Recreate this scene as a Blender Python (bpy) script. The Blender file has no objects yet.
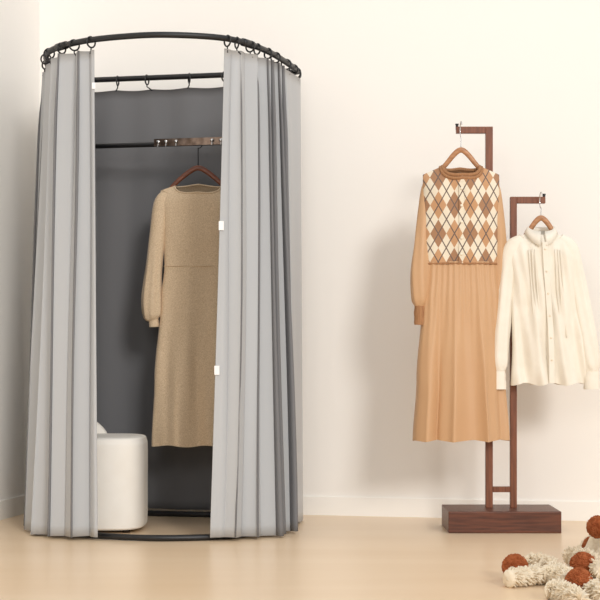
import bpy, math, random
from mathutils import Vector, Matrix
random.seed(7)
D = bpy.data
SC = bpy.context.scene
COL = SC.collection

# ------------------------------------------------------------------ helpers
def lin(c):
    out = []
    for v in c[:3]:
        v = v / 255.0
        out.append(v / 12.92 if v <= 0.04045 else ((v + 0.055) / 1.055) ** 2.4)
    return (out[0], out[1], out[2], 1.0)

def mat(name, rgb, rough=0.7, metal=0.0, noise=0.0, nscale=20.0, rgb2=None,
        bump=0.0, bscale=200.0, sheen=0.0, spec=0.5, stretch=None, coat=0.0):
    m = D.materials.new(name); m.use_nodes = True
    nt = m.node_tree; b = nt.nodes['Principled BSDF']
    b.inputs['Base Color'].default_value = lin(rgb)
    b.inputs['Roughness'].default_value = rough
    b.inputs['Metallic'].default_value = metal
    b.inputs['Specular IOR Level'].default_value = spec
    if coat: b.inputs['Coat Weight'].default_value = coat
    if sheen:
        b.inputs['Sheen Weight'].default_value = sheen
        b.inputs['Sheen Roughness'].default_value = 0.4
    tc = nt.nodes.new('ShaderNodeTexCoord')
    mp = nt.nodes.new('ShaderNodeMapping')
    if stretch: mp.inputs['Scale'].default_value = stretch
    nt.links.new(tc.outputs['Object'], mp.inputs['Vector'])
    if rgb2 is not None:
        n = nt.nodes.new('ShaderNodeTexNoise')
        n.inputs['Scale'].default_value = nscale
        n.inputs['Detail'].default_value = 4
        nt.links.new(mp.outputs[0], n.inputs['Vector'])
        r = nt.nodes.new('ShaderNodeValToRGB')
        r.color_ramp.elements[0].position = 0.35
        r.color_ramp.elements[1].position = 0.65
        r.color_ramp.elements[0].color = lin(rgb)
        r.color_ramp.elements[1].color = lin(rgb2)
        nt.links.new(n.outputs['Fac'], r.inputs['Fac'])
        nt.links.new(r.outputs['Color'], b.inputs['Base Color'])
    if bump:
        n2 = nt.nodes.new('ShaderNodeTexNoise')
        n2.inputs['Scale'].default_value = bscale
        n2.inputs['Detail'].default_value = 3
        nt.links.new(mp.outputs[0], n2.inputs['Vector'])
        bp = nt.nodes.new('ShaderNodeBump')
        bp.inputs['Strength'].default_value = bump
        bp.inputs['Distance'].default_value = 0.004
        nt.links.new(n2.outputs['Fac'], bp.inputs['Height'])
        nt.links.new(bp.outputs['Normal'], b.inputs['Normal'])
    return m

def empty(name, loc=(0, 0, 0), rz=0.0):
    e = D.objects.new(name, None); e.empty_display_size = 0.1
    e.location = loc; e.rotation_euler = (0, 0, rz)
    COL.objects.link(e); return e

def mesh(name, verts, faces, mats, parent=None, smooth=True, fmat=None):
    me = D.meshes.new(name)
    me.from_pydata([tuple(v) for v in verts], [], faces)
    if not isinstance(mats, (list, tuple)): mats = [mats]
    for m in mats: me.materials.append(m)
    for i, p in enumerate(me.polygons):
        p.use_smooth = smooth
        if fmat: p.material_index = fmat[i]
    me.update()
    o = D.objects.new(name, me); COL.objects.link(o)
    if parent: o.parent = parent
    return o

def box(name, lo, hi, m, parent=None, bevel=0.0):
    x0, y0, z0 = lo; x1, y1, z1 = hi
    v = [(x0,y0,z0),(x1,y0,z0),(x1,y1,z0),(x0,y1,z0),(x0,y0,z1),(x1,y0,z1),(x1,y1,z1),(x0,y1,z1)]
    f = [(0,3,2,1),(4,5,6,7),(0,1,5,4),(1,2,6,5),(2,3,7,6),(3,0,4,7)]
    o = mesh(name, v, f, m, parent, smooth=False)
    if bevel:
        b = o.modifiers.new('bevel', 'BEVEL'); b.width = bevel; b.segments = 3
    return o

def tubegeo(pts, rad, seg=12, closed=False, flat=None, caps=True):
    pts = [Vector(p) for p in pts]; n = len(pts)
    if not isinstance(rad, (list, tuple)): rad = [rad] * n
    vs, fs = [], []
    prev = None
    for i in range(n):
        if closed: t = pts[(i+1) % n] - pts[i-1]
        else: t = pts[min(i+1, n-1)] - pts[max(i-1, 0)]
        t.normalize()
        if prev is None:
            up = Vector((0, 1, 0)) if abs(t.y) < 0.9 else Vector((1, 0, 0))
            if flat is None and abs(t.z) < 0.7: up = Vector((0, 0, 1))
            a = (up - t * up.dot(t)).normalized()
        else:
            a = (prev - t * prev.dot(t)).normalized()
        prev = a
        b = t.cross(a)
        fa, fb = flat if flat else (1, 1)
        for k in range(seg):
            th = 2 * math.pi * k / seg
            vs.append(pts[i] + a * (math.cos(th) * rad[i] * fa) + b * (math.sin(th) * rad[i] * fb))
    rng = n if closed else n - 1
    for i in range(rng):
        j = (i + 1) % n
        for k in range(seg):
            l = (k + 1) % seg
            fs.append((i*seg+k, i*seg+l, j*seg+l, j*seg+k))
    if caps and not closed:
        fs.append(tuple(range(seg-1, -1, -1)))
        fs.append(tuple((n-1)*seg + k for k in range(seg)))
    return vs, fs

def tube(name, pts, rad, m, parent=None, **k):
    v, f = tubegeo(pts, rad, **k)
    return mesh(name, v, f, m, parent)

def merge(geos):
    V, F = [], []
    for v, f in geos:
        o = len(V); V += list(v); F += [tuple(i + o for i in q) for q in f]
    return V, F

def catmull(P, per, closed=False):
    P = [Vector(p) for p in P]; n = len(P); out = []
    segs = n if closed else n - 1
    for i in range(segs):
        if closed: p0, p1, p2, p3 = P[i-1], P[i], P[(i+1) % n], P[(i+2) % n]
        else:
            p1, p2 = P[i], P[i+1]
            p0 = P[i-1] if i > 0 else p1 * 2 - p2
            p3 = P[i+2] if i + 2 < n else p2 * 2 - p1
        for k in range(per):
            t = k / per
            out.append(0.5 * ((2*p1) + (p2-p0)*t + (2*p0-5*p1+4*p2-p3)*t*t + (-p0+3*p1-3*p2+p3)*t*t*t))
    if not closed: out.append(P[-1])
    return out

def resample(pts, n):
    L = [0]
    for a, b in zip(pts, pts[1:]): L.append(L[-1] + (b-a).length)
    out = []; j = 0
    for i in range(n):
        s = L[-1] * i / (n-1)
        while j < len(L)-2 and L[j+1] < s: j += 1
        d = L[j+1]-L[j]
        out.append(pts[j].lerp(pts[j+1], (s-L[j])/d if d > 0 else 0))
    return out

def interp(tab, x):
    if x <= tab[0][0]: return tab[0][1]
    for (a, va), (b, vb) in zip(tab, tab[1:]):
        if x <= b:
            t = (x-a)/(b-a); t = t*t*(3-2*t)
            return va + (vb-va)*t
    return tab[-1][1]

def sstep(a, b, x):
    t = max(0, min(1, (x-a)/(b-a))); return t*t*(3-2*t)

# ------------------------------------------------------------------ materials
M_wall = mat('wall_paint', (249, 245, 239), 0.85, bump=0.06, bscale=60, spec=0.2)
M_trim = mat('trim_paint', (249, 246, 240), 0.55, bump=0.02, spec=0.3)
M_floor = mat('peach_floor', (239, 214, 182), 0.30, rgb2=(234, 207, 173), nscale=1.5, bump=0.03, bscale=30, spec=0.4, stretch=(0.4, 3, 1))
M_black = mat('black_powdercoat', (26, 26, 28), 0.4, bump=0.1, bscale=500)
M_curt = mat('gray_curtain_fabric', (181, 183, 185), 0.48, bump=0.10, bscale=900, sheen=0.1, spec=0.4)
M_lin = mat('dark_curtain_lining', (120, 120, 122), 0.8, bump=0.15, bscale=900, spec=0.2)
M_white = mat('white_velcro', (245, 245, 245), 0.8, bump=0.2)
M_bronze = mat('gunmetal_bar', (96, 80, 70), 0.28, metal=0.9, rgb2=(150, 132, 120), nscale=25)
M_chrome = mat('chrome', (215, 215, 215), 0.15, metal=1.0, bump=0.01)
M_wood = mat('walnut_wood', (108, 60, 36), 0.42, rgb2=(132, 78, 50), nscale=9, stretch=(14, 14, 1.0), bump=0.1, bscale=60)
M_woodbase = mat('walnut_base_wood', (74, 36, 20), 0.4, rgb2=(104, 56, 34), nscale=7, stretch=(1.0, 14, 18), bump=0.15, bscale=60)
M_hang = mat('hanger_wood', (186, 134, 92), 0.4, rgb2=(160, 108, 68), nscale=9, stretch=(1, 10, 10))
M_hangdk = mat('dark_hanger_wood', (130, 74, 48), 0.4, rgb2=(105, 58, 38), nscale=9, stretch=(1, 10, 10))
M_camel = mat('camel_fabric', (203, 162, 121), 0.5, rgb2=(201, 159, 118), nscale=6, bump=0.05, bscale=700, sheen=0.1)
M_rib = mat('tan_rib_knit', (176, 128, 88), 0.85, rgb2=(152, 108, 72), nscale=300, stretch=(1, 1, 0.1), bump=0.5, bscale=300)
M_knit = mat('beige_lurex_knit', (232, 208, 176), 0.75, rgb2=(208, 181, 146), nscale=240, bump=0.25, bscale=320, sheen=0.3)
M_shirt = mat('cream_cotton', (240, 233, 219), 0.8, bump=0.12, bscale=500, rgb2=(236, 228, 213), nscale=15, sheen=0.05, spec=0.2)
M_button = mat('pearl_button', (232, 220, 198), 0.25, bump=0.02)
M_uph = mat('ivory_upholstery', (248, 244, 236), 0.85, bump=0.06, bscale=260, rgb2=(245, 240, 231), nscale=10, spec=0.15)
M_rust = mat('rust_pompom_wool', (192, 116, 74), 0.95, rgb2=(156, 84, 50), nscale=60, spec=0.1)
M_cream = mat('cream_wool', (242, 230, 208), 0.95, rgb2=(228, 212, 186), nscale=40, bump=0.8, bscale=140, spec=0.1)
M_dkhole = mat('dark_feet', (50, 34, 26), 0.5, bump=0.05)

def argyle():
    m = mat('argyle_knit', (200, 150, 105), 0.85, bump=0.4, bscale=400)
    nt = m.node_tree; N = nt.nodes; L = nt.links; b = N['Principled BSDF']
    tc = N.new('ShaderNodeTexCoord'); sp = N.new('ShaderNodeSeparateXYZ')
    L.new(tc.outputs['Object'], sp.inputs[0])
    def mth(op, a, c=None):
        n = N.new('ShaderNodeMath'); n.operation = op
        for i, v in enumerate((a, c)):
            if v is None: continue
            if isinstance(v, (int, float)): n.inputs[i].default_value = v
            else: L.new(v, n.inputs[i])
        return n.outputs[0]
    u = mth('MULTIPLY', sp.outputs['X'], 1/0.066)
    v = mth('MULTIPLY', sp.outputs['Z'], 1/0.118)
    p = mth('ADD', u, v); q = mth('SUBTRACT', u, v)
    i = mth('FLOOR', p); j = mth('FLOOR', q)
    par = mth('FLOORED_MODULO', mth('ADD', i, j), 2.0)
    pi_ = mth('FLOORED_MODULO', i, 2.0)
    fp = mth('ABSOLUTE', mth('SUBTRACT', mth('FRACT', p), 0.5))
    fq = mth('ABSOLUTE', mth('SUBTRACT', mth('FRACT', q), 0.5))
    ln = mth('LESS_THAN', mth('MINIMUM', fp, fq), 0.04)
    def mix(f, a, c):
        n = N.new('ShaderNodeMix'); n.data_type = 'RGBA'
        L.new(f, n.inputs['Factor'])
        for s, vv in ((6, a), (7, c)):
            if isinstance(vv, tuple): n.inputs[s].default_value = vv
            else: L.new(vv, n.inputs[s])
        return n.outputs[2]
    col = mix(pi_, lin((198, 152, 112)), lin((168, 126, 94)))
    col = mix(par, col, lin((234, 222, 200)))
    col = mix(ln, col, lin((112, 96, 88)))
    L.new(col, b.inputs['Base Color'])
    return m
M_argyle = argyle()

# ------------------------------------------------------------------ room
SL = -0.2
def wallY(x): return 6.75 + SL * x
n_in = Vector((SL, -1.0, 0)).normalized()
corner = Vector((-1.245, wallY(-1.245), 0))
dirb = Vector((1, SL, 0)).normalized()
def slab(name, a, b, nout, z0, z1, th, m):
    a = Vector(a); b = Vector(b)
    vs = []
    for z in (z0, z1):
        for p in (a, b, b + nout*th, a + nout*th):
            vs.append((p.x, p.y, z))
    f = [(0,3,2,1),(4,5,6,7),(0,1,5,4),(1,2,6,5),(2,3,7,6),(3,0,4,7)]
    return mesh(name, vs, f, m, smooth=False)
Hc = 3.4
slab('wall_back', corner - dirb*0.1, corner + dirb*6.0, -n_in, 0, Hc, 0.1, M_wall)
lw_end = corner + n_in * 8.5
slab('wall_left', corner, lw_end, -dirb, 0, Hc, 0.1, M_wall)
slab('baseboard_back', corner, corner + dirb*6.0, n_in, 0.0, 0.085, 0.008, M_trim)
slab('baseboard_left', corner + n_in*0.012, lw_end, dirb, 0.0, 0.085, 0.008, M_trim)
fl = [corner - dirb*0.1 - n_in*0.1, corner + dirb*6.0 - n_in*0.1, corner + dirb*6.0 + n_in*9, corner - dirb*0.1 + n_in*9]
mesh('floor', [(p.x, p.y, 0) for p in fl] + [(p.x, p.y, -0.1) for p in fl],
     [(3,2,1,0),(4,5,6,7),(0,1,5,4),(1,2,6,5),(2,3,7,6),(3,0,4,7)], M_floor, smooth=False)

# ------------------------------------------------------------------ changing booth
booth = empty('changing_room_booth')
ZR = 2.0
ringP = [(-0.513,5.78),(-0.29,5.85),(-0.15,6.06),(-0.055,6.34),(-0.02,6.50),(-0.04,6.55),(-0.34,6.61),
         (-0.94,6.73),(-1.09,6.75),(-1.12,6.68),(-1.10,6.38),(-1.045,6.10),(-0.89,5.91),(-0.7,5.81)]
ring2 = catmull([(x, y, 0) for x, y in ringP], 14, closed=True)
tube('top_rail', [Vector((p.x, p.y, ZR)) for p in ring2], 0.0125, M_black, booth, closed=True)
tube('floor_rail', [Vector((p.x, p.y, 0.0135)) for p in ring2], 0.0125, M_black, booth, closed=True)
def near(x, y):
    return min(range(len(ring2)), key=lambda i: (ring2[i].x-x)**2 + (ring2[i].y-y)**2)
for k, (x, y) in enumerate([(-0.22, 5.94), (-0.02, 6.50), (-0.98, 6.0), (-1.11, 6.6)]):
    i = near(x, y)
    tube('rail_coupler_%d' % (k+1), [Vector((ring2[(i+d) % len(ring2)].x, ring2[(i+d) % len(ring2)].y, ZR)) for d in (-2,-1,0,1,2)],
         0.016, M_black, booth)
for k, (x, y) in enumerate([(-1.055, 6.40), (-0.10, 6.42), (-0.07, 6.53), (-1.09, 6.71)]):
    tube('pole_%d' % (k+1), [(x, y, 0.02), (x, y, 1.0), (x, y, 1.99)], 0.011, M_black, booth)

cen = Vector((-0.56, 6.3, 0))
def curtain(name, topP, botP, zt, zb, N, foldf, nz=44, th=0.003, sag=0.0, nring=0, topamp=0.75, hem=0.0):
    T = resample(catmull([(x, y, 0) for x, y in topP], 12), N)
    B = resample(catmull([(x, y, 0) for x, y in botP], 12), N)
    outer = []
    for r in range(nz + 1):
        w = r / nz
        row = []
        base = [T[i].lerp(B[i], w**1.1) for i in range(N)]
        for i in range(N):
            a = base[max(i-1, 0)]; b = base[min(i+1, N-1)]
            t = (b - a).normalized()
            n = Vector((t.y, -t.x, 0))
            if n.dot(base[i] - cen) < 0: n = -n
            u = i / (N-1)
            fn, ft = foldf(u, w)
            sc = topamp + (1-topamp) * sstep(0, 0.15, w)
            p = base[i] + n * (fn * sc) + t * (ft * sc)
            z = zt + (zb - zt) * w
            z += hem * w * (0.5+0.5*math.sin(11*u+1))
            if nring and sag:
                z -= sag * abs(math.sin(math.pi * u * nring)) * (1 - sstep(0, 0.08, w))
            row.append(Vector((p.x, p.y, z)))
        outer.append(row)
    V, F, FM = [], [], []
    for row in outer: V += row
    no = len(V)
    s = 1 if (Vector(((T[-1]-T[0]).y, -(T[-1]-T[0]).x, 0))).dot((T[0]+T[-1])/2 - cen) > 0 else -1
    for row in outer:
        for i, p in enumerate(row):
            t = (row[min(i+1, N-1)] - row[max(i-1, 0)]); t.z = 0
            t.normalize(); n = Vector((t.y, -t.x, 0))
            V.append(p - n * th * s)
    for r in range(nz):
        for i in range(N-1):
            a = r*N+i
            F.append((a, a+1, a+N+1, a+N)); FM.append(0)
            F.append((no+a, no+a+N, no+a+N+1, no+a+1)); FM.append(1)
        for i in (0, N-1):
            a = r*N+i
            F.append((a, a+N, no+a+N, no+a)); FM.append(0)
    for i in range(N-1):
        for r in (0, nz):
            a = r*N+i
            F.append((a, a+1, no+a+1, no+a)); FM.append(0)
    return mesh(name, V, F, [M_curt, M_lin], booth, fmat=FM), T, B, outer

def pleat(u, w, n, ex, amp0, amp1, k, e, sd):
    warp = 0.036*math.sin(8*u+sd) + 0.013*math.sin(21*u+2*sd)
    drift = 0.016*math.sin(2.6*w + 7*u + sd) + 0.009*math.sin(5.5*w + 13*u)
    ph = 2*math.pi*n*((u**ex) + warp*0.7 + drift*0.5)
    am = 0.82 + 0.36*math.sin(7.3*u + sd*1.7 + 0.6*w) + 0.16*math.sin(4*w + 11*u)
    A = (amp0 + (amp1-amp0)*w)*am*k*e
    sh = math.sin(ph) + 0.32*math.sin(0.5*ph+sd+1.8*w)
    return A*sh, 0.45*A*math.sin(2*ph+0.3)
def fold_left(u, w):
    k = 0.16 + 0.84*(1 - sstep(0.60, 0.85, u))
    e = sstep(0.0, 0.05, u)
    return pleat(u, w, 9.6, 0.92, 0.026, 0.038, k, e, 0.7)
def fold_right(u, w):
    k = 0.04 + 0.96*(1 - sstep(0.50, 0.68, u))
    e = sstep(0.02, 0.10, u)
    return pleat(u, w, 11.0, 0.95, 0.027, 0.038, k, e, 2.6)
def fold_back(u, w):
    return 0.007*math.sin(19*u+1.2*math.sin(3*w)) + 0.005*math.sin(41*u+2*w) , 0

ZT = 1.958
cl, TL, BL, OL = curtain('curtain_left',
    [(-0.825,5.86),(-0.92,5.92),(-1.01,6.02),(-1.075,6.22),(-1.11,6.45),(-1.125,6.66)],
    [(-0.80,5.785),(-0.93,5.83),(-1.055,5.93),(-1.125,6.08),(-1.16,6.38),(-1.155,6.68)], ZT, 0.008, 420, fold_left, hem=0.008)
cr, TR, BR, OR = curtain('curtain_right',
    [(-0.30,5.835),(-0.20,5.94),(-0.135,6.06),(-0.065,6.25),(-0.003,6.46),(0.0,6.54)],
    [(-0.355,5.775),(-0.245,5.80),(-0.13,5.90),(-0.045,6.12),(0.01,6.42),(0.012,6.56)], ZT, 0.008, 420, fold_right, hem=0.008)
cb, TB, BB, OB = curtain('curtain_rear',
    [(-1.12,6.69),(-1.09,6.765),(-0.94,6.745),(-0.34,6.625),(-0.06,6.567),(-0.01,6.545)],
    [(-1.15,6.70),(-1.10,6.79),(-0.94,6.77),(-0.34,6.65),(-0.06,6.595),(0.005,6.568)], 1.95, 0.03, 200, fold_back, sag=0.004, nring=7)

def tab(k, row_list, w, idx):
    r = int(w*(len(row_list)-1)); p = row_list[r][idx]
    box('velcro_tab_%d' % k, (p.x-0.006, p.y-0.006, p.z-0.02), (p.x+0.014, p.y-0.0035, p.z+0.016), M_white, booth)
tab(1, OR, 0.385, 1); tab(2, OR, 0.66, 1)
r0 = OL[3][1]
box('velcro_tab_3', (r0.x-0.006, r0.y-0.006, 1.80), (r0.x+0.008, r0.y-0.003, 1.825), M_white, booth)

def torus(c, tangent, R, r, seg=20, rs=8):
    t = Vector(tangent).normalized(); a = Vector((0, 0, 1)); b = t.cross(a).normalized()
    pts = [Vector(c) + a*math.cos(2*math.pi*k/seg)*R + b*math.sin(2*math.pi*k/seg)*R for k in range(seg)]
    return tubegeo(pts, r, seg=rs, closed=True)
geos = []
def add_ring(p):
    i = min(range(len(ring2)), key=lambda i: (ring2[i].x-p.x)**2 + (ring2[i].y-p.y)**2)
    q = ring2[i]; t = ring2[(i+1) % len(ring2)] - ring2[i-1]
    t = Vector((t.x, t.y, 0)).normalized()
    t = (t + Vector((-t.y, t.x, 0))*random.uniform(-.5, .5)).normalized()
    geos.append(torus((q.x, q.y, ZR-0.009), t, 0.0215, 0.0035))
    geos.append(tubegeo([(q.x, q.y, ZR-0.030), (q.x, q.y, ZR-0.040), ((q.x+p.x)/2, (q.y+p.y)/2, ZR-0.048), (p.x, p.y, ZR-0.057)], 0.003, seg=6))
for u in (0.02, 0.13, 0.25, 0.37, 0.50, 0.64, 0.80): add_ring(OL[0][int(u*419)])
for u in (0.02, 0.10, 0.19, 0.29, 0.40, 0.52, 0.70, 0.87, 0.97): add_ring(OR[0][int(u*419)])
for k in range(8): add_ring(OB[0][int(k/7*199)])
v, f = merge(geos); mesh('curtain_rings', v, f, M_black, booth)

def barY(x): return 6.45 - 0.2*(x+0.5)
ZB = 1.667
tube('cross_bar', [(x, barY(x), ZB) for x in (-1.055, -0.8, -0.5, -0.2, -0.10)], 0.011, M_black, booth)
x0, x1 = -0.645, -0.28
pb = []
for (x, dy, dz) in [(x0,-.016,-.010),(x1,-.016,-.010),(x1,-.012,-.010),(x0,-.012,-.010),(x0,-.016,.022),(x1,-.016,.022),(x1,-.012,.022),(x0,-.012,.022)]:
    pb.append((x, barY(x)+dy, ZB+dz))
mesh('hook_plate', pb, [(0,3,2,1),(4,5,6,7),(0,1,5,4),(1,2,6,5),(2,3,7,6),(3,0,4,7)], M_bronze, booth, smooth=False)
g = []
for x in (-0.625, -0.59, -0.545, -0.385, -0.345, -0.31):
    y = barY(x) - 0.016
    g.append(tubegeo([(x, y, ZB+0.008), (x, y-0.006, ZB+0.008), (x, y-0.009, ZB+0.008)], [0.008, 0.008, 0.004], seg=12))
    g.append(tubegeo([(x, y-0.004, ZB+0.006), (x, y-0.012, ZB-0.006), (x, y-0.016, ZB-0.016), (x, y-0.024, ZB-0.014)], 0.0022, seg=6))
v, f = merge(g); mesh('bolts', v, f, M_chrome, booth)

# ------------------------------------------------------------------ hangers
def hanger(name, loc, knee, end, stem, m, hook_plane='x', R=0.018):
    """origin = apex of the wooden arms"""
    e = empty(name, loc)
    kx, kz = knee; ex, ez = end
    P = catmull([(-ex, 0, -ez), (-kx, 0, -kz), (-kx*0.4, 0, -kz*0.26), (0, 0, 0),
                 (kx*0.4, 0, -kz*0.26), (kx, 0, -kz), (ex, 0, -ez)], 8)
    n = len(P)
    rad = [0.0105 * (0.7 + 0.3*math.sin(math.pi*i/(n-1))) for i in range(n)]
    tube('wooden_arms', P, rad, m, e, flat=(0.6, 1.1))
    tube('cross_piece', [(-ex*0.85, 0, -ez*0.95), (0, 0, -ez*0.97), (ex*0.85, 0, -ez*0.95)], 0.004, m, e)
    pts = [Vector((0, 0, 0.005)), Vector((0, 0, stem*0.5)), Vector((0, 0, stem-R))]
    c = Vector((0, 0, stem))
    for k in range(0, 15):
        a = -math.pi/2 + (k/14) * math.pi*1.35
        ox, oz = math.cos(a)*R, math.sin(a)*R
        if hook_plane == 'x': pts.append(c + Vector((ox, 0, oz)))
        else: pts.append(c + Vector((0, ox, oz)))
    tube('metal_hook', catmull(pts, 3), 0.0022, M_chrome if m is not M_hangdk else M_black, e, seg=8)
    return e

# ------------------------------------------------------------------ garments
def body(spec, ncol=140, nrow=70):
    V, F = [], []
    hem = spec['hem']; shw = spec['shw']; nk = spec['neck']/shw
    for r in range(nrow+1):
        v = r/nrow
        for k in range(ncol):
            th = 2*math.pi*k/ncol
            t = math.cos(th); s = math.sin(th); front = s < 0
            zs = spec['z0'] - spec['slope']*abs(t)**1.3
            zt = zs
            if abs(t) < nk:
                sc = spec['scoop_f'] if front else spec['scoop_b']
                zt = zs - sc*math.sqrt(max(0, 1-(t/nk)**2))
            vv = v**1.15
            z = zt + (hem - zt)*vv
            hw = interp(spec['hw'], z); hd = interp(spec['hd'], z)
            x = t*hw
            dep = hd*abs(s)**0.75
            shf = math.sqrt(sstep(-0.002, 0.09, zs - z + 0.004))
            y = (-1 if front else 1)*dep*shf
            dy, dx, dz = spec['fold'](t, z, front)
            y += dy*min(1, shf)*(1 if abs(s) > 0.02 else 0.3); x += dx
            z2 = z + dz*vv
            V.append(Vector((x + spec.get('cx', lambda z: 0)(z), y, z2)))
    for r in range(nrow):
        for k in range(ncol):
            l = (k+1) % ncol
            F.append((r*ncol+k, (r+1)*ncol+k, (r+1)*ncol+l, r*ncol+l))
    return V, F

def sleeve(path, ncol=36, per=10, fold=0.0, nf=9, depth=0.8, seed=0, fold_from=0.0):
    P = catmull([(a, b, c) for a, b, c, d in path], per)
    W = catmull([(d, 0, 0) for a, b, c, d in path], per)
    V, F = [], []; n = len(P)
    for i in range(n):
        t = (P[min(i+1, n-1)] - P[max(i-1, 0)]).normalized()
        b = Vector((0, 1, 0)); b = (b - t*b.dot(t)).normalized(); a = b.cross(t)
        v = i/(n-1)
        for k in range(ncol):
            th = 2*math.pi*k/ncol
            fo = 1 + fold*sstep(fold_from, fold_from+0.2, v)*math.sin(nf*th + seed + 2.0*math.sin(4*v+seed))*(1 if v < 0.95 else 0.4)
            wv = 1 + 0.03*math.sin(14*v + 2*math.cos(th) + seed)
            V.append(P[i] + a*math.cos(th)*W[i].x*fo*wv + b*math.sin(th)*W[i].x*depth*fo)
    for i in range(n-1):
        for k in range(ncol):
            l = (k+1) % ncol
            F.append((i*ncol+k, i*ncol+l, (i+1)*ncol+l, (i+1)*ncol+k))
    F.append(tuple(range(ncol)))
    return V, F

def neckband(spec, r, m, parent, name='neckband', off=0.0):
    pts = []
    n = 64; nk = spec['neck']/spec['shw']
    for k in range(n):
        a = 2*math.pi*k/n
        t = nk*math.cos(a); front = math.sin(a) < 0
        zs = spec['z0'] - spec['slope']*abs(t)**1.3
        sc = spec['scoop_f'] if front else spec['scoop_b']
        z = zs - sc*math.sqrt(max(0, 1-(t/nk)**2))
        hd = interp(spec['hd'], z); hw = interp(spec['hw'], z)
        shf = math.sqrt(sstep(-0.002, 0.09, zs - z + 0.004))
        dep = hd*(1-t*t)**0.375*shf
        pts.append(Vector((t*hw, (-1 if front else 1)*(dep+off), z)))
    return tube(name, pts, r, m, parent, closed=True, seg=8)

# ---- 1. beige knit dress in booth
s = 6.40/1464.0
hx = -0.448; hy = barY(hx)
apexZ = 0.74 + (354-168)/1464*hy
stem = ZB + 0.011 - apexZ - 0.018 + 0.003
hanger('clothes_hanger', (hx, hy, apexZ), (0.098, 0.066), (0.145, 0.120), stem, M_hangdk, R=0.018)
dress = empty('beige_knit_dress', (hx, hy, apexZ))
def zz(py, p0=168, sc=s): return (p0-py)*sc
def fold1(t, z, front):
    k = 1 - sstep(zz(440), zz(262), z)
    a = 0.003 + 0.013*k
    f = a*math.sin(8*t + 1.0 + 0.8*math.sin(z*4)) + 0.003*k*math.sin(19*t+z*5)
    if z > zz(250): f *= 0.4
    return f, 0, 0.004*math.sin(8*t)
spec = dict(z0=zz(180), shw=0.165, neck=0.102, scoop_f=0.060, scoop_b=0.018, slope=0.048, hem=zz(447),
    hw=[(zz(447), 0.205), (zz(380), 0.192), (zz(300), 0.163), (zz(266), 0.148), (zz(225), 0.152), (zz(195), 0.165), (zz(180), 0.165)],
    hd=[(zz(447), 0.085), (zz(266), 0.045), (zz(225), 0.055), (zz(180), 0.055)], fold=fold1)
mesh('dress_body', *body(spec), M_knit, dress)
for sgn, nm in ((-1, 'sleeve_left'), (1, 'sleeve_right')):
    g = sleeve([(sgn*0.135, 0, zz(193), 0.024), (sgn*0.160, 0, zz(206), 0.038), (sgn*0.178, -0.005, zz(235), 0.036),
                (sgn*0.193, -0.012, zz(270), 0.036), (sgn*0.203, -0.016, zz(300), 0.044), (sgn*0.200, -0.018, zz(316), 0.040), (sgn*0.195, -0.018, zz(322), 0.020)],
               fold=0.08, nf=7, seed=sgn, fold_from=0.35)
    mesh(nm, *g, M_knit, dress)
    g = sleeve([(sgn*0.195, -0.018, zz(320), 0.021), (sgn*0.193, -0.018, zz(324), 0.022), (sgn*0.192, -0.018, zz(328), 0.021)], ncol=24)
    mesh(nm.replace('sleeve', 'cuff'), *g, M_knit, dress)
neckband(spec, 0.004, M_knit, dress)
tube('waist_seam', [Vector((0.1495*math.cos(a), math.copysign(0.0475*abs(math.sin(a))**0.75, math.sin(a)), zz(267))) for a in [2*math.pi*k/90 for k in range(90)]], 0.0022, M_knit, dress, closed=True, seg=6)

# ------------------------------------------------------------------ wooden display stand
Ys = 6.20
def X(px, Y): return (px-300)/1464*Y
def Z(py, Y): return 0.74 + (354-py)/1464*Y
stand = empty('wooden_garment_stand', (0.86, Ys, 0), 0)
ox, oy = 0.86, Ys
def sb(name, xa, xb, za, zb, ya=-0.014, yb=0.014, m=M_wood, bev=0.002):
    return box(name, (xa-ox, ya, za), (xb-ox, yb, zb), m, stand, bev)
sb('base_block', X(447, 6.1), X(559, 6.1), 0.0, 0.090, -0.16, 0.13, M_woodbase, 0.004)
sb('tall_post', X(485.5, Ys), X(492.5, Ys), 0.090, Z(127, Ys))
sb('tall_arm', X(456, Ys), X(485.5, Ys), Z(133.5, Ys), Z(127, Ys))
sb('short_post', X(510, Ys), X(516.5, Ys), 0.090, Z(197, Ys))
sb('short_arm', X(516.5, Ys), X(545, Ys), Z(203.5, Ys), Z(197, Ys))
sb('lower_rail', X(492.5, Ys), X(510, Ys), Z(492, Ys), Z(486.5, Ys))
for k, (px, py) in enumerate(((457, 130), (544, 200))):
    x = X(px, Ys)-ox; z = Z(py, Ys)
    v, f = tubegeo([(x, 0, z), (x, 0, z+0.018), (x, 0, z+0.026)], [0.006, 0.006, 0.008], seg=12)
    mesh('arm_stop_%d' % (k+1), v, f, M_black, stand)

# ---- 2. argyle dress
Yd = 6.135
sd = Yd/1464
dx0 = X(461, Yd); dz0 = Z(150, Yd)
stem2 = Z(127, Ys) + 0.003 - dz0 - 0.0225
hanger('clothes_hanger', (dx0, Yd, dz0), (0.068, 0.066), (0.130, 0.135), stem2, M_hang, hook_plane='y', R=0.0335)
ad = empty('argyle_cardigan_dress', (dx0, Yd, dz0))
def z2(py): return (150-py)*sd
def x2(px): return (px-461)*sd
specb = dict(z0=z2(161), shw=0.160, neck=0.078, scoop_f=0.062, scoop_b=0.030, slope=0.058, hem=z2(265),
    hw=[(z2(265), 0.150), (z2(230), 0.153), (z2(195), 0.160), (z2(160), 0.160)],
    hd=[(z2(265), 0.045), (z2(225), 0.055), (z2(160), 0.055)],
    fold=lambda t, z, fr: (0.003*math.sin(7*t+z*20), 0, 0))
mesh('argyle_bodice', *body(specb, nrow=40), M_argyle, ad)
neckband(specb, 0.008, M_rib, ad)
neckband(dict(specb, neck=0.087, scoop_f=0.076, scoop_b=0.036), 0.007, M_rib, ad, 'neckband_outer')
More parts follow.
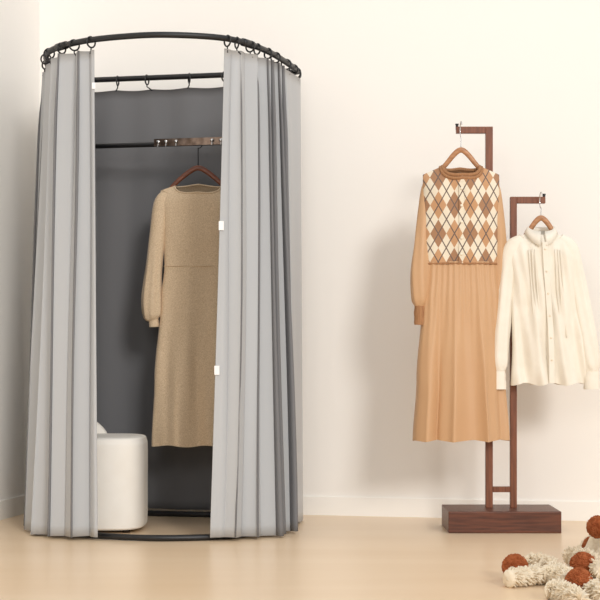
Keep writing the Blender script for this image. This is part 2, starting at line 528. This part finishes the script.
zs_ = [z2(p) for p in (184, 205, 225, 245, 264)]
def plack(xc, hw, ytab, th=0.003):
    V, F = [], []
    for z, y in ytab:
        V += [(xc-hw, y, z), (xc+hw, y, z), (xc+hw, y+th, z), (xc-hw, y+th, z)]
    for i in range(len(ytab)-1):
        a = i*4
        for k in range(4):
            l = (k+1) % 4
            F.append((a+k, a+4+k, a+4+l, a+l))
    F.append((0, 1, 2, 3)); F.append(tuple(len(V)-4+k for k in (3, 2, 1, 0)))
    return V, F
mesh('button_placket', *plack(-0.004, 0.010, [(z, -interp(specb['hd'], z)-0.0065) for z in zs_]), M_argyle, ad, smooth=False)
g = []
for py in (190, 207, 223, 239, 255):
    z = z2(py); y = -interp(specb['hd'], z)-0.0065
    g.append(tubegeo([(-0.004, y+0.001, z), (-0.004, y-0.003, z), (-0.004, y-0.004, z)], [0.0062, 0.0062, 0.004], seg=14))
mesh('buttons', *merge(g), M_button, ad)
def fold2(t, z, front):
    k = 1 - sstep(z2(430), z2(266), z)
    ph = 8.5*t + (0 if front else 1.5) + 0.9*math.sin(3.1*t) + 0.8*z*math.sin(5*t)
    gather = 0.0022*math.sin(41*t)*(1-k)**2
    return (0.002+0.019*k)*math.sin(ph)+0.004*k*math.sin(2.3*ph+1)+gather, (0.005*k)*math.sin(2*ph), 0.004*math.sin(ph)
specs = dict(z0=z2(262), hem=z2(440),
    hw=[(z2(441), 0.203), (z2(380), 0.187), (z2(300), 0.163), (z2(275), 0.153), (z2(262), 0.148)],
    hd=[(z2(441), 0.085), (z2(300), 0.055), (z2(262), 0.045)], fold=fold2)
def skirt(spec, ncol=300, nrow=50):
    V, F = [], []
    for r in range(nrow+1):
        v = r/nrow; z = spec['z0'] + (spec['hem']-spec['z0'])*v
        for k in range(ncol):
            th = 2*math.pi*k/ncol; t = math.cos(th); sn = math.sin(th); front = sn < 0
            dy, dx, dz = spec['fold'](t, z, front)
            e = sstep(0, 0.25, abs(sn))
            y = (-1 if front else 1)*interp(spec['hd'], z)*abs(sn)**0.75 + dy*e
            V.append(Vector((t*interp(spec['hw'], z)+dx*e, y, z + dz*v)))
    for r in range(nrow):
        for k in range(ncol):
            l = (k+1) % ncol
            F.append((r*ncol+k, (r+1)*ncol+k, (r+1)*ncol+l, r*ncol+l))
    return V, F
mesh('gathered_skirt', *skirt(specs), M_camel, ad)
tube('waist_band', [Vector((0.149*math.cos(a), math.copysign(0.047*abs(math.sin(a))**0.75, math.sin(a)), z2(264))) for a in [2*math.pi*k/90 for k in range(90)]], 0.004, M_rib, ad, closed=True, seg=6)
for sgn, nm, pts in (
    (-1, 'left', [(441,174,10*sd,.004),(431,186,.034,.010),(426,210,.034,.008),(422.5,245,.035,0),(420,275,.040,-.008),(420,298,.037,-.012),(420,307,.022,-.012)]),
    (1, 'right', [(481,174,10*sd,.004),(491,186,.034,.010),(496,210,.034,.010),(498.5,245,.034,.014),(499,270,.035,.014),(496,290,.030,.012),(495,297,.020,.012)])):
    P = [(x2(a), y, z2(b), w) for a, b, w, y in pts]
    P[0] = (P[0][0], 0, P[0][2], 0.020)
    mesh('sleeve_'+nm, *sleeve(P, fold=0.07, nf=6, seed=sgn*2, fold_from=0.3), M_camel, ad)
    lx, ly, lz, lw = P[-1]
    mesh('cuff_'+nm, *sleeve([(lx, ly, lz+0.008, 0.024), (lx, ly, lz-0.03, 0.025), (lx-0.001, ly, lz-0.075, 0.024)], ncol=32, fold=0.04, nf=16), M_rib, ad)

# ---- 3. cream shirt
Yc = 6.135
sc_ = Yc/1464
cx0 = X(541, Yc); cz0 = Z(218, Yc)
hanger('clothes_hanger', (cx0, Yc, cz0), (0.062, 0.070), (0.128, 0.135), Z(197, Ys) + 0.003 - cz0 - 0.0225, M_hang, hook_plane='y', R=0.0335)
sh = empty('cream_blouse', (cx0, Yc, cz0))
def z3(py): return (218-py)*sc_
def x3(px): return (px-541)*sc_
def fold3(t, z, front):
    k = 1 - sstep(z3(380), z3(250), z)
    f = (0.003+0.013*k)*math.sin(9*t+2*math.sin(z*9)) + 0.004*math.sin(21*t+z*15)
    return f, 0, 0.006*math.sin(9*t+1)
cxf = lambda z: 0.03*sstep(0, 0.6, -z)
spec3 = dict(z0=z3(228), shw=0.150, neck=0.055, scoop_f=0.030, scoop_b=0.008, slope=0.068, hem=z3(384),
    hw=[(z3(384), 0.158), (z3(340), 0.150), (z3(290), 0.145), (z3(250), 0.150), (z3(228), 0.150)],
    hd=[(z3(384), 0.060), (z3(300), 0.050), (z3(228), 0.050)], fold=fold3, cx=cxf)
mesh('blouse_body', *body(spec3), M_shirt, sh)
def collar():
    V, F = [], []; n = 40
    for k in range(n+1):
        a = -math.pi/2 + 0.16 + (2*math.pi-0.32)*k/n
        c, s_ = math.cos(a), math.sin(a)
        fr = max(0, -s_)
        rx, ry = 0.052, 0.042
        zb = z3(233) - 0.026*fr
        drop = 0.018 + 0.036*fr**2
        V += [(c*rx, s_*ry, zb), (c*rx*1.0, s_*ry*1.0, zb+0.022), (c*rx*1.06, s_*ry*1.08, zb+0.026), (c*rx*1.3, s_*ry*1.32-0.004*fr, zb+0.020-drop)]
    for k in range(n):
        for j in range(3):
            F.append((k*4+j, k*4+4+j, k*4+5+j, k*4+1+j))
    return V, F
co = mesh('collar', *collar(), M_shirt, sh)
so = co.modifiers.new('thick', 'SOLIDIFY'); so.thickness = 0.003
def fy(z): return -interp(spec3['hd'], z)-0.010
zl = [z3(p) for p in (243, 270, 300, 330, 360, 383)]
V, F = [], []
for z in zl:
    c = cxf(z)
    for (a, b) in ((-0.011, 0), (0.011, 0), (0.011, 0.004), (-0.011, 0.004)): V.append((c+a+0.004, fy(z)+b, z))
for i in range(len(zl)-1):
    for k in range(4):
        l = (k+1) % 4; F.append((i*4+k, i*4+4+k, i*4+4+l, i*4+l))
mesh('placket', V, F, M_shirt, sh, smooth=False)
g = []
for py in (250, 272, 294, 316, 338, 360):
    z = z3(py); c = cxf(z)+0.004; y = fy(z)
    g.append(tubegeo([(c, y+0.001, z), (c, y-0.002, z), (c, y-0.003, z)], [0.0045, 0.0045, 0.003], seg=12))
mesh('buttons', *merge(g), M_button, sh)
g = []
for o in (-0.062, -0.05, -0.038, 0.046, 0.058, 0.070):
    g.append(tubegeo([(cxf(z)+o, fy(z)+0.007+abs(o)*0.05, z) for z in [z3(p) for p in range(250, 340, 8)]], 0.0024, seg=6))
mesh('pintucks', *merge(g), M_shirt, sh)
for sgn, nm, pts in (
    (-1, 'left', [(523,238,.022,0),(513,249,.038,0),(508,272,.036,0),(504,305,.034,-.008),(500,340,.037,-.014),(498,362,.038,-.016),(498,372,.026,-.016)]),
    (1, 'right', [(559,238,.022,0),(569,249,.038,0),(575,272,.036,0),(581,305,.036,-.008),(587,340,.039,-.014),(590,362,.040,-.016),(591,372,.028,-.016)])):
    P = [(x3(a), y, z3(b), w) for a, b, w, y in pts]
    mesh('sleeve_'+nm, *sleeve(P, fold=0.09, nf=6, seed=sgn*3, fold_from=0.2), M_shirt, sh)
    lx, ly, lz, lw = P[-1]
    mesh('cuff_'+nm, *sleeve([(lx, ly, lz+0.006, 0.029), (lx, ly, lz-0.03, 0.031), (lx, ly, lz-0.072, 0.034)], ncol=32), M_shirt, sh)

# ------------------------------------------------------------------ ottoman in booth
ott = empty('upholstered_ottoman', (-0.840, 6.19, 0))
prof = [(0.0,0.015),(0.165,0.015),(0.188,0.020),(0.195,0.04),(0.196,0.2),(0.196,0.34),(0.192,0.376),(0.176,0.394),(0.1,0.398),(0.0,0.400)]
PP = catmull([(r, 0, z) for r, z in prof], 6)
V, F = [], []; n = 96
def sq(a): return 0.97/((abs(math.cos(a))**3.8+abs(math.sin(a))**3.8)**(1/3.8))
for p in PP:
    for k in range(n):
        a = 2*math.pi*k/n; q = sq(a); V.append((p.x*math.cos(a)*q, p.x*math.sin(a)*q, p.z))
for i in range(len(PP)-1):
    for k in range(n):
        l = (k+1) % n; F.append((i*n+k, i*n+l, (i+1)*n+l, (i+1)*n+k))
mesh('seat_block', V, F, M_uph, ott)
arc = [math.radians(d) for d in range(85, 245, 5)]
V, F = [], []; sec = 16
for i, a in enumerate(arc):
    e = math.sin(math.pi*i/(len(arc)-1))**0.5
    top = 0.36 + 0.14*e
    for k in range(sec):
        th = 2*math.pi*k/sec
        r = 0.160 + 0.028*math.copysign(abs(math.cos(th))**0.6, math.cos(th))*(0.5+0.5*e)
        z = 0.34 + (top-0.34)*0.5*(1+math.copysign(abs(math.sin(th))**0.6, math.sin(th)))
        V.append((r*math.cos(a), r*math.sin(a), z))
for i in range(len(arc)-1):
    for k in range(sec):
        l = (k+1) % sec; F.append((i*sec+k, i*sec+l, (i+1)*sec+l, (i+1)*sec+k))
F.append(tuple(range(sec))); F.append(tuple((len(arc)-1)*sec+k for k in range(sec)))
mesh('curved_back', V, F, M_uph, ott)
for k in range(4):
    a = math.pi/4 + k*math.pi/2; x, y = 0.17*math.cos(a), 0.17*math.sin(a)
    tube('foot_%d' % (k+1), [(x, y, 0), (x, y, 0.01), (x, y, 0.03)], 0.016, M_dkhole, ott)

# ------------------------------------------------------------------ pompom throw on the floor
thr = empty('pompom_throw_blanket', (1.18, 4.95, 0))
N = 80; V, F = [], []
for i in range(N+1):
    for j in range(N+1):
        u = i/N*2-1; v = j/N*2-1
        x = 0.09 + u*0.28; y = 0.05 + v*0.25
        h = 0.22*max(0, 1-(max(abs(u), abs(v))**2.4))
        wob = 0.02*math.sin(9*u+4*v)+0.012*math.sin(17*v-6*u)+0.008*math.sin(31*u+5*v)
        z = 0.006 + h + (wob+0.02)*min(1, h*6)
        V.append((x + 0.02*math.sin(11*v), y+0.02*math.sin(12*u), max(0.004, z)))
for i in range(N):
    for j in range(N):
        a = i*(N+1)+j; F.append((a, a+N+1, a+N+2, a+1))
mesh('folded_blanket', V, F, M_cream, thr)

def pompom(c, R, n=1300):
    V, F = [], []
    c = Vector(c)
    for k in range(n):
        z = 1-2*(k+0.5)/n; ph = k*2.399963
        d = Vector((math.sqrt(1-z*z)*math.cos(ph), math.sqrt(1-z*z)*math.sin(ph), z))
        d = (d + Vector([random.uniform(-.12, .12) for _ in range(3)])).normalized()
        a = d.orthogonal().normalized(); b = d.cross(a)
        L = R*random.uniform(0.92, 1.02); w = R*0.055
        o = len(V)
        for (rr, ww) in ((0.45, w*0.7), (0.8, w*1.2), (1.0, w*0.8)):
            for q in range(3):
                th = q*2.094
                V.append(c + d*(L*rr) + a*math.cos(th)*ww + b*math.sin(th)*ww)
        for s_ in range(2):
            for q in range(3):
                l = (q+1) % 3; F.append((o+s_*3+q, o+s_*3+l, o+s_*3+3+l, o+s_*3+3+q))
        F.append((o+6, o+7, o+8))
    o = len(V); m_ = 12
    for i in range(m_+1):
        for k in range(m_*2):
            th = math.pi*i/m_; ph = math.pi*k/m_
            V.append(c + Vector((math.sin(th)*math.cos(ph), math.sin(th)*math.sin(ph), math.cos(th)))*R*0.84)
    for i in range(m_):
        for k in range(m_*2):
            l = (k+1) % (m_*2)
            F.append((o+i*m_*2+k, o+(i+1)*m_*2+k, o+(i+1)*m_*2+l, o+i*m_*2+l))
    return V, F
T0 = Vector((1.18, 4.95, 0))
def gp(px, py, z):
    Y = 1464*(0.74-z)/(py-354); return Vector(((px-300)/1464*Y, Y, z)) - T0
pm = [(515, 567, 0.044), (579, 582, 0.044), (583, 565, 0.05), (594, 548, 0.055), (598, 527, 0.15)]
mesh('pompoms', *merge([pompom(gp(a, b, z), 0.044 if z < .1 else .040) for a, b, z in pm]), M_rust, thr)
def cord(pts, r):
    P = catmull(pts, 10); n = len(P); g = []
    for i, p in enumerate(P[:-1]):
        t = (P[i+1]-P[i]).normalized()
        for q in range(26):
            ph = random.uniform(0, 6.283)
            a = t.orthogonal().normalized(); b = t.cross(a)
            d = (a*math.cos(ph)+b*math.sin(ph)+t*random.uniform(0.2, 0.9)).normalized()
            L = r*random.uniform(1.1, 1.45); w = 0.003
            st = P[i].lerp(P[i+1], random.random()); e = st + d*L; e.z = max(e.z, 0.003)
            md = st + d*L*0.55 + Vector((0, 0, 0.004)); md.z = max(md.z, 0.003)
            g.append(tubegeo([st, md, e], [w*1.4, w*1.4, w*0.7], seg=4))
    g.append(tubegeo(P, [r*0.98*(0.82+0.25*math.sin(i*1.3)) for i in range(n)], seg=12))
    return merge(g)
def G(px, py, z=0.028): return gp(px, py, z)
cords = [
  [G(507,579), G(526,577), G(545,575,0.03), G(566,578,0.03), G(585,586), G(604,594)],
  [G(528,562), G(545,565,0.03), G(558,573), G(568,582,0.03)],
  [G(568,556,0.03), G(586,558,0.04), G(602,570,0.05)],
  [G(548,590), G(562,592), G(580,600)],
]
mesh('woolly_fringe', *merge([cord(c, 0.029) for c in cords]), M_cream, thr)

# ------------------------------------------------------------------ lights, world, camera
w = D.worlds.new('world'); SC.world = w; w.use_nodes = True
bg = w.node_tree.nodes['Background']
bg.inputs['Color'].default_value = (1.0, 0.99, 0.98, 1); bg.inputs['Strength'].default_value = 0.80
def sun(name, frm, to, e, angle, col=(1, 1, 1)):
    l = D.lights.new(name, 'SUN'); l.energy = e; l.angle = math.radians(angle); l.color = col
    o = D.objects.new(name, l); o.location = frm
    o.rotation_euler = (Vector(to)-Vector(frm)).to_track_quat('-Z', 'Y').to_euler()
    COL.objects.link(o)
sun('sun_key', (2.0, 1.0, 3.2), (0, 6.2, 0.9), 1.25, 12, (1, 0.975, 0.945))
def area(name, frm, to, e, sx, col=(1, 1, 1)):
    l = D.lights.new(name, 'AREA'); l.energy = e; l.size = sx; l.color = col
    o = D.objects.new(name, l); o.location = frm
    o.rotation_euler = (Vector(to)-Vector(frm)).to_track_quat('-Z', 'Y').to_euler()
    COL.objects.link(o)
area('softbox_left', (-0.7, 1.0, 2.4), (0.2, 6.2, 1.0), 20, 1.0, (1, 0.99, 0.97))

cam = D.cameras.new('camera'); co_ = D.objects.new('camera', cam); COL.objects.link(co_)
co_.location = (0, 0, 0.74); co_.rotation_euler = (math.radians(90), 0, 0)
cam.sensor_width = 36; cam.lens = 1464/600*36; cam.shift_y = 0.09
SC.camera = co_
SC.view_settings.view_transform = 'Standard'
SC.view_settings.look = 'None'
